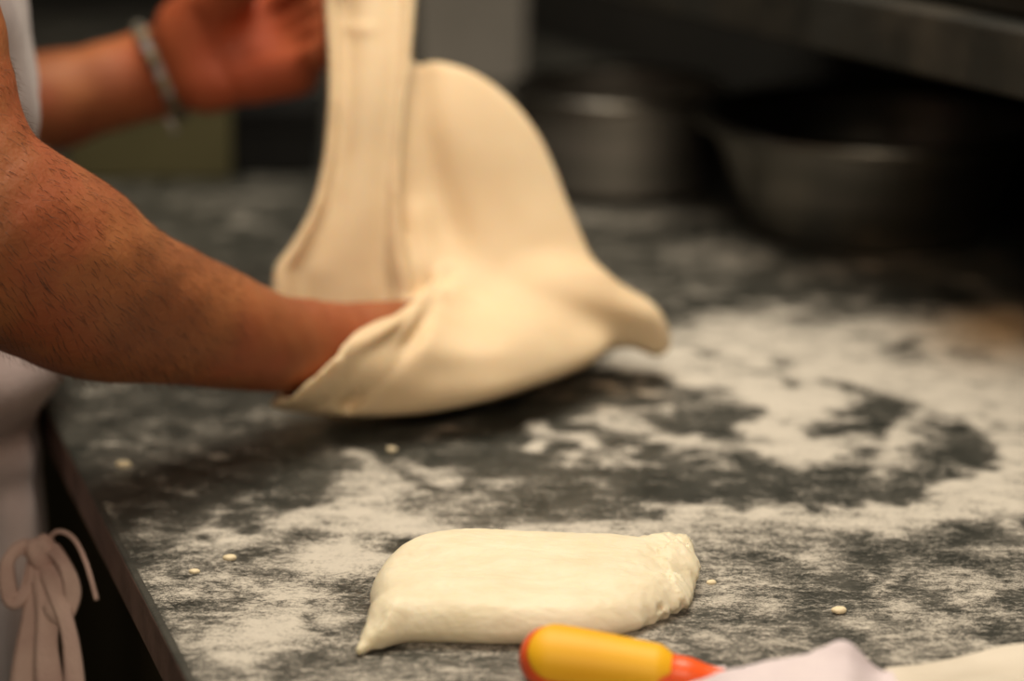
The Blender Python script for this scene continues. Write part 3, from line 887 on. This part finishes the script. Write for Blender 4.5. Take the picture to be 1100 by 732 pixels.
v, f = grow(apron_fn, (Cc[0] - .22, Cc[1] - .24, .40), (Cc[0] + .24, Cc[1] + .24, 1.06), .005)
tag(child('apron', v, f, M['apron']), 'pale pinkish apron bunched at the waist')
# tied strings with bow
kp = lambda x_, y_, t_=1.16: pw(x_, y_, t_)
VV, FF = [], []
def ribbon(pts, w, th=.0022):
    v, f = [], []
    P = spline([np.array(p) for p in pts], 8)
    for i in range(len(P)):
        d = P[min(i + 1, len(P) - 1)] - P[max(i - 1, 0)]; d /= np.linalg.norm(d)
        a_ = np.cross(d, FW); a_ /= np.linalg.norm(a_) + 1e-9
        nrm = np.cross(a_, d)
        ww = w * (1 + .15 * math.sin(i * .35))
        for kx, kz in ((-1, -1), (-.4, -2.2), (.4, -.6), (1, -1), (1, 1), (.4, 1.2), (-.4, .4), (-1, 1)):
            v.append(P[i] + a_ * ww * kx + nrm * th * kz)
    n = len(P)
    for i in range(n - 1):
        for k_ in range(8):
            f.append((i * 8 + k_, i * 8 + (k_ + 1) % 8, (i + 1) * 8 + (k_ + 1) % 8, (i + 1) * 8 + k_))
    f += [tuple(range(8))[::-1], tuple((n - 1) * 8 + q for q in range(8))]
    return v, f
strs = [([kp(46, 594), kp(58, 592, 1.15), kp(72, 612, 1.14), kp(78, 640, 1.14), kp(70, 664, 1.14), kp(56, 654, 1.14), kp(48, 622, 1.15), kp(44, 598)], .0042),
        ([kp(44, 598), kp(40, 640, 1.152), kp(30, 690, 1.15), kp(24, 760, 1.15), kp(20, 830, 1.16)], .0070),
        ([kp(46, 598), kp(52, 646, 1.145), kp(50, 700, 1.14), kp(56, 770, 1.14), kp(58, 850, 1.14)], .0075),
        ([kp(48, 598), kp(62, 640, 1.140), kp(76, 690, 1.135), kp(82, 770, 1.135), kp(84, 850, 1.14)], .0052),
        ([kp(42, 597), kp(24, 588, 1.155), kp(8, 606, 1.15), kp(12, 644, 1.15), kp(26, 640, 1.15), kp(40, 600)], .0042)]
for pts, w in strs:
    v, f = ribbon(pts, w)
    child('apron_string', v, f, M['string'])
v, f = tube_vf(spline([kp(46, 592), kp(60, 572, 1.15), kp(78, 578, 1.14), kp(92, 604, 1.13), kp(104, 645, 1.13)], 8), .0016, 8)
child('apron_string', v, f, M['string'])
v, f = grow(lambda X, Y, Z_: ell(X, Y, Z_, (0, 0, 0), (.010, .008, .012)) + .0010 * np.sin(X * 500 + Z_ * 300), (-.02, -.02, -.02), (.02, .02, .02), .002)
v = v + kp(45, 596, 1.155)
child('knot', v, f, M['string'])
# trousers and shoes
def trouser_fn(X, Y, Z_):
    D = ell(X, Y, Z_, bp(-.018, 0, .85), (.122, .172, .10), AX)
    for s_ in (-1, 1):
        D = smin(D, chain(X, Y, Z_, [(bp(-.025, s_ * .085, .84), .096), (bp(-.03, s_ * .10, .50), .076), (bp(-.045, s_ * .105, .12), .064)], .03), .02)
    D = np.maximum(D, .10 - Z_); D = np.maximum(D, Z_ - .895)
    return D + .0015 * np.sin(Z_ * 50 + X * 30)
v, f = grow(trouser_fn, (Cc[0] - .24, Cc[1] - .28, .08), (Cc[0] + .2, Cc[1] + .28, .92), .008)
child('trousers', v, f, M['trousers'])
for s_ in (-1, 1):
    def shoe_fn(X, Y, Z_):
        D = cap(X, Y, Z_, bp(-.06, s_ * .105, .045), bp(.125, s_ * .122, .035), .046, .040)
        D = smin(D, cap(X, Y, Z_, bp(-.055, s_ * .105, .05), bp(-.045, s_ * .105, .10), .046, .046), .02)
        return np.maximum(D, .002 - Z_)
    v, f = grow(shoe_fn, (Cc[0] - .24, Cc[1] - .28, -.01), (Cc[0] + .28, Cc[1] + .28, .17), .006)
    child('shoe', v, f, M['shoe'])
# wristband on the far wrist
wa, wb = farF[-2][0], farF[-1][0]
ax_ = (wb - wa) / np.linalg.norm(wb - wa)
cw = pw(172, 79, 1.558)
u_ = np.cross(ax_, FW); u_ /= np.linalg.norm(u_); v_ = np.cross(u_, ax_)
ax2 = ax_
vv, ff = [], []
seg = 96
th_ = 2 * math.pi * np.arange(seg) / seg
dirs = np.cos(th_)[:, None] * u_[None] + np.sin(th_)[:, None] * v_[None]
slant = ax2[None] * (-.006 * (dirs @ z3))[:, None]
rad_w = np.full(seg, .022)
for it in range(40):
    q = cw[None] + dirs * rad_w[:, None] + slant
    dd = far_arm(q[:, 0], q[:, 1], q[:, 2])
    rad_w = np.where(dd < .0022, rad_w + np.clip(.0023 - dd, .0003, .003), rad_w)
for i in range(seg):
    cc = cw + dirs[i] * rad_w[i] + slant[i]
    rr = .0032 + .0006 * math.sin(i * 1.6)
    for k_ in range(8):
        p = 2 * math.pi * k_ / 8
        vv.append(cc + rr * (math.cos(p) * dirs[i] + 1.4 * math.sin(p) * ax2))
for i in range(seg):
    j = (i + 1) % seg
    for k_ in range(8):
        ff.append((i * 8 + k_, j * 8 + k_, j * 8 + (k_ + 1) % 8, i * 8 + (k_ + 1) % 8))
wbnd = child('wristband', vv, ff, M['thread'])
tag(wbnd, 'frayed wristband of grey, yellow and dark threads')
v, f = tube_vf(spline([pw(180, 126, 1.535), pw(184, 134, 1.53), pw(188, 144, 1.53)], 4), .0032, 8)
kn_ = child('thread_end', v, f, M['thread'])
# short hairs on the near forearm
hv, hf = [], []
pts_c = [(p, r) for p, r in fore]
vs = v1
pxs, pys, ts = to_px(vs)
cand = np.nonzero((pxs > -20) & (pxs < 262) & (pys > 60))[0]
cand = rng.choice(cand, 2600)
axis = (fore[-1][0] - fore[0][0]); axis /= np.linalg.norm(axis)
for ci in cand:
    p = vs[ci]
    # nearest point of the arm's core gives the outward direction
    best = None
    for (a_, ra), (b__, rb) in zip(fore[:-1], fore[1:]):
        d = b__ - a_; t = np.clip((p - a_) @ d / (d @ d), 0, 1); q = a_ + d * t
        dd = np.linalg.norm(p - q)
        if best is None or dd < best[0]: best = (dd, q)
    nrm = (p - best[1]) / (best[0] + 1e-9)
    if nrm @ FW > .35: continue
    dr = axis * .8 + nrm * .22 + np.array([0, 0, -.6]) + rng.normal(0, .2, 3); dr /= np.linalg.norm(dr)
    ln = rng.uniform(.004, .009)
    sd_ = np.cross(dr, nrm); sd_ /= np.linalg.norm(sd_) + 1e-9
    r0 = .00011
    b0 = len(hv)
    m_ = p + dr * ln * .5 + nrm * .0010; e_ = p + dr * ln + nrm * .0008
    for c_, r_ in ((p, r0), (m_, r0 * .8), (e_, r0 * .2)):
        hv += [c_ + sd_ * r_, c_ + nrm * r_, c_ - sd_ * r_]
    for k_ in range(2):
        for q_ in range(3):
            hf.append((b0 + k_ * 3 + q_, b0 + k_ * 3 + (q_ + 1) % 3, b0 + k_ * 3 + 3 + (q_ + 1) % 3, b0 + k_ * 3 + 3 + q_))
ah = child('arm_hair', hv, hf, M['arm_hair']); ah['kind'] = 'stuff'
tag(person, 'baker in pale t-shirt and bunched apron stretching dough with bare forearms', 'person')

# ------------------------------------------------------------------ tool with yellow and red handle
tool = empty('pastry_tool'); tb = gp(650, 712); tool.location = (tb[0], tb[1], BZ)
h0, h1 = pw(592, 712, .938), pw(735, 727, .929)
h0[2] = BZ + .0155; h1[2] = BZ + .0118
hx = (h1 - h0) / np.linalg.norm(h1 - h0); hy = np.cross(z3, hx); hy /= np.linalg.norm(hy); hz = np.cross(hx, hy)
def loc_(X, Y, Z_):
    return [(X - h0[0]) * q[0] + (Y - h0[1]) * q[1] + (Z_ - h0[2]) * q[2] for q in (hx, hy, hz)]
HL = np.linalg.norm(h1 - h0)
def core_d(X, Y, Z_):
    a_, b__, c_ = loc_(X, Y, Z_)
    t = np.clip(a_, 0, HL)
    rr = .0152 - .0034 * sstep(.0, HL, t) - .006 * sstep(HL * .78, HL, a_)
    return np.sqrt((a_ - t) ** 2 + b__ ** 2 * .9 + c_ ** 2) - rr
def core_fn(X, Y, Z_):
    D = core_d(X, Y, Z_)
    D = smin(D, cap(X, Y, Z_, h1, h1 + hx * .030, .0075, .0036), .008)
    return D
mn = np.minimum(h0, h1) - .03; mx_ = np.maximum(h0, h1) + .045
v, f = grow(core_fn, mn, mx_, .0012)
o = mesh_obj('handle_core', v, f, M['red']); rebase(o, tool.location); o.location = (0, 0, 0); o.parent = tool; tag(o, 'orange red core showing at the butt and the neck')
def grip_fn(X, Y, Z_):
    a_, b__, c_ = loc_(X, Y, Z_)
    D = core_d(X, Y, Z_) - .0008
    # yellow panel: rounded at the butt with a red border, slanting end at the neck
    w_ = c_ * .9 + b__ * .44
    D = smax(D, a_ - (HL * .82 + .016 * sstep(.0015, .006, c_) + .004 * sstep(-.002, -.009, c_)), .001)
    D = smax(D, np.hypot(np.minimum(a_ - .003, 0), w_ - .0032) - .0134, .0008)
    D = smax(D, (b__ * .9 - c_ * .44) - .002, .001)
    return D
v, f = grow(grip_fn, mn, mx_, .0011)
o = mesh_obj('grip', v, f, M['yellow']); rebase(o, tool.location); o.location = (0, 0, 0); o.parent = tool; tag(o, 'yellow grip shell')
v, f = tube_vf([h1 + hx * .025, h1 + hx * .034 - z3 * .002, h1 + hx * .044 - z3 * .004], [.0030, .0028, .0026], 12)
o = mesh_obj('shaft', v, f, M['steel']); rebase(o, tool.location); o.location = (0, 0, 0); o.parent = tool
tag(tool, 'yellow and orange red kitchen tool handle lying just in front of the dough piece', 'kitchen tool')

# ------------------------------------------------------------------ cloths at the bottom right
def drape(name, fn, x0, x1, y0, y1, mat, label, cat, full=False, n=150):
    xs = np.linspace(x0, x1, n); ys = np.linspace(y0, y1, n)
    X, Y = np.meshgrid(xs, ys, indexing='ij')
    Zt = fn(X, Y)
    ex = np.minimum(sstep(0, .03, X - x0), 1) * (sstep(0, .03, x1 - X)); ey = sstep(0, .05, Y - y0)
    Zt = np.where(Zt > .0030, .0032 + (Zt - .0032) * (ex if full else 1) * ey, Zt)
    keep = Zt > .0030
    Zt = np.maximum(Zt, .0030)
    ids = np.arange(n * n).reshape(n, n)
    top = np.stack([X, Y, BZ + Zt], -1).reshape(-1, 3)
    q = np.stack([ids[:-1, :-1].ravel(), ids[1:, :-1].ravel(), ids[1:, 1:].ravel(), ids[:-1, 1:].ravel()], 1)
    kf = keep.ravel()[q].all(1); q = q[kf]
    us_ = np.zeros(n * n, bool); us_[q.ravel()] = True
    rm_ = np.cumsum(us_) - 1
    o = mesh_obj(name, top[us_], rm_[q], mat)
    s = o.modifiers.new('thick', 'SOLIDIFY'); s.thickness = .0022; s.offset = 1 if False else -1
    rebase(o, ((x0 + x1) / 2, (y0 + y1) / 2, BZ))
    return tag(o, label, cat)
pk = gp(902, 722, BZ)   # ground under the peak
def cloth_h(X, Y):
    px_, py_, _ = to_px(np.stack([X.ravel(), Y.ravel(), np.full(X.size, BZ)], 1))
    px_ = px_.reshape(X.shape); py_ = py_.reshape(X.shape)
    # a ridge climbing from left to the peak, falling off behind
    yr = 776 - .030 * (px_ - 740)
    rid = .011 + .018 * sstep(680, 880, px_) ** .7 - .010 * sstep(905, 950, px_)
    Hh = rid * np.exp(-np.clip(yr - py_, 0, 1e9) ** 2 / (8 + 8 * sstep(830, 900, px_)) ** 2)
    Hh = np.where(py_ > yr, rid + .0015 * np.sin(px_ / 17) - .004 * sstep(yr, yr + 120, py_), Hh)
    Hh = Hh + .014 * np.exp(-((px_ - 898) / 26) ** 2 - ((py_ - 752) / 18) ** 2) + .003 * sstep(700, 760, px_)
    Hh = Hh + .0024 * (fbm(X * 55, Y * 55, 3, 31) - .5)
    return Hh * sstep(688, 722, px_)
c0 = gp(745, 732); 
drape('kitchen_cloth', cloth_h, gp(690, 790)[0], gp(948, 745)[0], gp(800, 880)[1], gp(800, 722)[1], M['cloth'], 'pale lilac white cloth with a small raised peak, blurred beside the yellow handle', 'cloth')
def cream_h(X, Y):
    px_, py_, _ = to_px(np.stack([X.ravel(), Y.ravel(), np.full(X.size, BZ)], 1))
    px_ = px_.reshape(X.shape); py_ = py_.reshape(X.shape)
    yr = 742 - .035 * (px_ - 940)
    top = .009 + .011 * sstep(930, 1080, px_)
    Hh = top * np.exp(-np.clip(yr - py_, 0, 1e9) ** 2 / 11 ** 2)
    Hh = np.where(py_ > yr, top + .012 * sstep(yr, yr + 90, py_), Hh)
    Hh = Hh + .002 * np.sin(X * 90 + Y * 50) * .6 + .0022 * (fbm(X * 40, Y * 40, 3, 51) - .5)
    return Hh * sstep(860, 950, px_)
drape('folded_cloth', cream_h, gp(948, 745)[0] + .002, gp(1200, 745)[0], gp(1000, 860)[1], gp(1000, 715)[1], M['cream'], 'smooth cream cloth lying in the near right corner beside the lilac cloth', 'cloth')

# ------------------------------------------------------------------ steel bowls
def ground_c(px, t_y):
    y_ = t_y; return np.array([(px - 550) / FOC * (y_ * 1.02), y_])
def bowl(name, c, r_base, r_rim, H, lip, mat, label):
    o = empty(name); o.location = (c[0], c[1], BZ + .003)
    prof = [(0.0005, .0006), (r_base * .9, .0)]
    for i in range(1, 9):
        u = i / 8; prof.append((r_base * .9 + (r_base * .1 + .006) * math.sin(u * math.pi / 2), .010 * (1 - math.cos(u * math.pi / 2))))
    rb = prof[-1][0]
    for i in range(1, 13):
        u = i / 12; prof.append((rb + (r_rim - rb) * (u ** .85), .010 + (H - .010) * u))
    wall_out = list(prof)
    inn = [(max(r - .0016, .0004), z + .0016) for r, z in prof][::-1]
    v, f = [], []
    o1 = lathe('vessel', prof + inn, (0, 0, 0), mat, o)
    a = []
    for i in range(13):
        th = math.pi * (i / 12)
        a.append((r_rim + lip - .0035 * 1.0 + .0045 * math.sin(th), H - .0005 + .0045 * math.cos(th)))
    rp = [(r_rim - .0018, H - .001), (r_rim - .001, H + .0025), (r_rim + lip * .5, H + .0045)] + a + [(r_rim + lip * .5, H - .004), (r_rim, H - .004), (r_rim - .0018, H - .001)]
    lathe('rim', rp, (0, 0, 0), M['steel'], o)
    return tag(o, label, 'bowl')
c2 = gp(944, 275)[:2] + np.array([.010, .085]); 
bowl('steel_bowl', (c2[0] - .006, c2[1]), .098, .142, .100, .013, M['steel'], 'wide flared steel bowl with a broad rim under the shelf edge, larger of the two')
c1 = np.array([.104, 1.905])
bowl('steel_pan', (c1[0] - .002, c1[1]), .094, .0985, .092, .006, M['steel_dull'], 'straight-sided steel pan behind the lifted dough, beside the wide bowl')

# ------------------------------------------------------------------ overhead shelf and what is on it
sh = empty('overhead_shelf'); sh.location = (float(S0[0]), float(S0[1]), 0)
def shelf_pt(along, deep): return S0 + d2 * along + m2 * deep
zb = BZ + .20
def quad(name, a0, a1, q0, q1, z0, z1, mat, parent, bv=.002):
    p = [shelf_pt(a0, q0), shelf_pt(a1, q0), shelf_pt(a1, q1), shelf_pt(a0, q1)][::-1]
    v = [(x_[0], x_[1], z0) for x_ in p] + [(x_[0], x_[1], z1) for x_ in p]
    f = [(3, 2, 1, 0), (4, 5, 6, 7)] + [(i, (i + 1) % 4, 4 + (i + 1) % 4, 4 + i) for i in range(4)]
    # make sure faces point outwards
    o = mesh_obj(name, v, f, mat, None, smooth=False)
    if parent is not None:
        rebase(o, parent.location); o.location = (0, 0, 0); o.parent = parent
    if bv: bevel(o, bv)
    return o
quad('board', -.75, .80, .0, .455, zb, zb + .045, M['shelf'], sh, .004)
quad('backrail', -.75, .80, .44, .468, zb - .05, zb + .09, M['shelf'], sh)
for al_ in (-.5, .1, .7):
    p0, p1, p2 = shelf_pt(al_, .45), shelf_pt(al_, .20), shelf_pt(al_, .45)
    vv = []
    for off in (-.008, .008):
        o_ = d2 * off
        vv += [(p0[0] + o_[0], p0[1] + o_[1], zb), (p1[0] + o_[0], p1[1] + o_[1], zb), (p2[0] + o_[0], p2[1] + o_[1], zb - .07)]
    o = mesh_obj('bracket', vv, [(0, 1, 2), (5, 4, 3), (0, 3, 4, 1), (1, 4, 5, 2), (2, 5, 3, 0)], M['steel_dull'], None, smooth=False)
    rebase(o, sh.location); o.location = (0, 0, 0); o.parent = sh
tag(sh, 'dark dusty shelf running above the bowls along the wall', 'shelf')
ov = empty('oven'); q_ = shelf_pt(-.05, .22); ov.location = (q_[0], q_[1], zb + .045)
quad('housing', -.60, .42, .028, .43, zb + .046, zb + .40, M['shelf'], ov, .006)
quad('door', -.50, .28, .016, .0275, zb + .075, zb + .33, M['black'], ov, .004)
hp0, hp1 = shelf_pt(-.42, -.006), shelf_pt(.20, -.006)
v, f = tube_vf([(hp0[0], hp0[1], zb + .30), (hp1[0], hp1[1], zb + .30)], .007, 12)
o = mesh_obj('handle', v, f, M['steel_dull']); rebase(o, ov.location); o.location = (0, 0, 0); o.parent = ov
for al_ in (-.40, .18):
    pA, pB = shelf_pt(al_, -.006), shelf_pt(al_, .018)
    v, f = tube_vf([(pA[0], pA[1], zb + .30), (pB[0], pB[1], zb + .30)], .005, 10)
    o = mesh_obj('handle_bracket', v, f, M['steel_dull']); rebase(o, ov.location); o.location = (0, 0, 0); o.parent = ov
tag(ov, 'dark olive cabinet-like oven standing on the overhead shelf', 'oven')

# ------------------------------------------------------------------ things far down the bench
def crate(name, px, py, w, d, hgt, rz, mat, lid_mat, label, cat, lid=True):
    g_ = gp(px, py)
    o = empty(name); o.location = (g_[0], g_[1] + d / 2, BZ + .003); o.rotation_euler = (0, 0, rz)
    t_ = .004
    v, f = [], []
    # open-topped walls and floor as one body
    def addb(c, sx, sy, sz):
        vv_, ff_ = box_vf(c, sx, sy, sz); b0 = len(v)
        v.extend(vv_); f.extend([tuple(b0 + i for i in q) for q in ff_])
    w2_, d2_ = w / 2, d / 2
    outer = [(-1, -1), (1, -1), (1, 1), (-1, 1)]
    vs_ = []
    for k_, (sx, z_) in enumerate(((.95, 0), (1.0, hgt), (.97, hgt), (.92, t_))):
        for a_, b__ in outer: vs_.append((a_ * w2_ * sx, b__ * d2_ * sx, z_))
    fs_ = [(3, 2, 1, 0), (12, 13, 14, 15)]
    for k_ in range(3):
        for i in range(4): fs_.append((k_ * 4 + i, k_ * 4 + (i + 1) % 4, k_ * 4 + 4 + (i + 1) % 4, k_ * 4 + 4 + i))
    b_o = mesh_obj('tub', vs_, fs_, mat, o, smooth=False); bevel(b_o, .003)
    if lid:
        box('lid', (0, 0, hgt + .006), w2_ * 1.04, d2_ * 1.04, .006, 0, lid_mat, o, .003)
        box('rim', (0, 0, hgt - .006), w2_ * 1.03, d2_ * 1.03, .003, 0, lid_mat, o, .001)
    return tag(o, label, cat)
crate('storage_box', 158, 196, .165, .11, .085, .05, M['olive'], M['olive'], 'low olive box at the far left of the bench, under the far forearm', 'box')
crate('storage_box', 296, 190, .085, .09, .055, .0, M['black'], M['black'], 'small black box beside the olive one, left of the hanging dough', 'box')
crate('flour_bin', 508, 94, .135, .12, .15, -.03, M['bin'], M['bin'], 'pale grey bin standing far back behind the hump of dough', 'bin')
gj = gp(327, 183)
jr = empty('glass_jar'); jr.location = (gj[0], gj[1] + .016, BZ + .003)
lathe('body', [(.0005, 0), (.013, 0), (.0155, .003), (.0155, .026), (.012, .031), (.0005, .031)], (0, 0, 0), M['jar'], jr, 32)
lathe('lid', [(.0005, .031), (.0135, .031), (.0135, .039), (.0120, .041), (.0005, .041)], (0, 0, 0), M['jar'], jr, 32)
tag(jr, 'tiny pale green jar in front of the black box', 'jar')

# ------------------------------------------------------------------ room
def wall(name, p, q, z0, z1, th, mat):
    d = (q - p) / np.linalg.norm(q - p); nn = np.array([d[1], -d[0]])
    poly_ = [p, q, q + nn * th, p + nn * th]
    o = prism(name, poly_[::-1] if False else poly_, z0, z1, mat, None)
    o['kind'] = 'structure'
    return o
wr0, wr1 = WALL - d2 * 3.2, WALL + d2 * 3.0
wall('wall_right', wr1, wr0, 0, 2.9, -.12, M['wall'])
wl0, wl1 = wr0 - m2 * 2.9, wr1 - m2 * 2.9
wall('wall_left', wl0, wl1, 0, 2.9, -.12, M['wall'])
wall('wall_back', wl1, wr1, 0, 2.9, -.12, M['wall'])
wall('wall_front', wr0, wl0, 0, 2.9, -.12, M['wall'])
cR = (wr0 + wr1 + wl0 + wl1) / 4
rz_ = math.atan2(d2[1], d2[0])
o = box('floor', (cR[0], cR[1], -.05), 3.25, 1.6, .05, rz_, M['floor']); o['kind'] = 'structure'
o = box('ceiling', (cR[0], cR[1], 2.95), 3.25, 1.6, .05, rz_, M['ceil']); o['kind'] = 'structure'

# ------------------------------------------------------------------ lights
def area(name, loc, target, size, power, col, sy=None):
    l = bpy.data.lights.new(name, 'AREA'); l.energy = power; l.color = col; l.size = size
    if sy: l.shape = 'RECTANGLE'; l.size_y = sy
    o = bpy.data.objects.new(name, l); COL.objects.link(o); o.location = loc
    o.rotation_euler = (Vector(target) - Vector(loc)).to_track_quat('-Z', 'Y').to_euler()
    return o
area('ceiling_lamp', (.04, 1.28, 2.5), (.10, 1.15, .9), 1.0, 34, (1, .88, .72))
area('front_fill', (.10, -.75, 2.2), (.0, 1.2, 1.0), .9, 18, (1, .82, .62))  # added fill from behind the camera to lift the dough's front, no real lamp
w = bpy.data.worlds.new('room_air'); SC.world = w; w.use_nodes = True
w.node_tree.nodes['Background'].inputs[0].default_value = (1, .82, .66, 1)
w.node_tree.nodes['Background'].inputs[1].default_value = .0

# ------------------------------------------------------------------ camera object
cd = bpy.data.cameras.new('camera'); cam = bpy.data.objects.new('camera', cd); COL.objects.link(cam)
cam.location = tuple(CAMP); cam.rotation_euler = (math.pi / 2 - PITCH, 0, 0)
cd.sensor_width = 36; cd.lens = FOC / 1100 * 36
cd.clip_start = .05
cd.dof.use_dof = True; cd.dof.focus_distance = 1.04; cd.dof.aperture_fstop = 2.5
SC.camera = cam
SC.view_settings.view_transform = 'Standard'; SC.view_settings.look = 'None'
SC.view_settings.gamma = 1; SC.view_settings.exposure = 0.0; SC.view_settings.use_curve_mapping = False
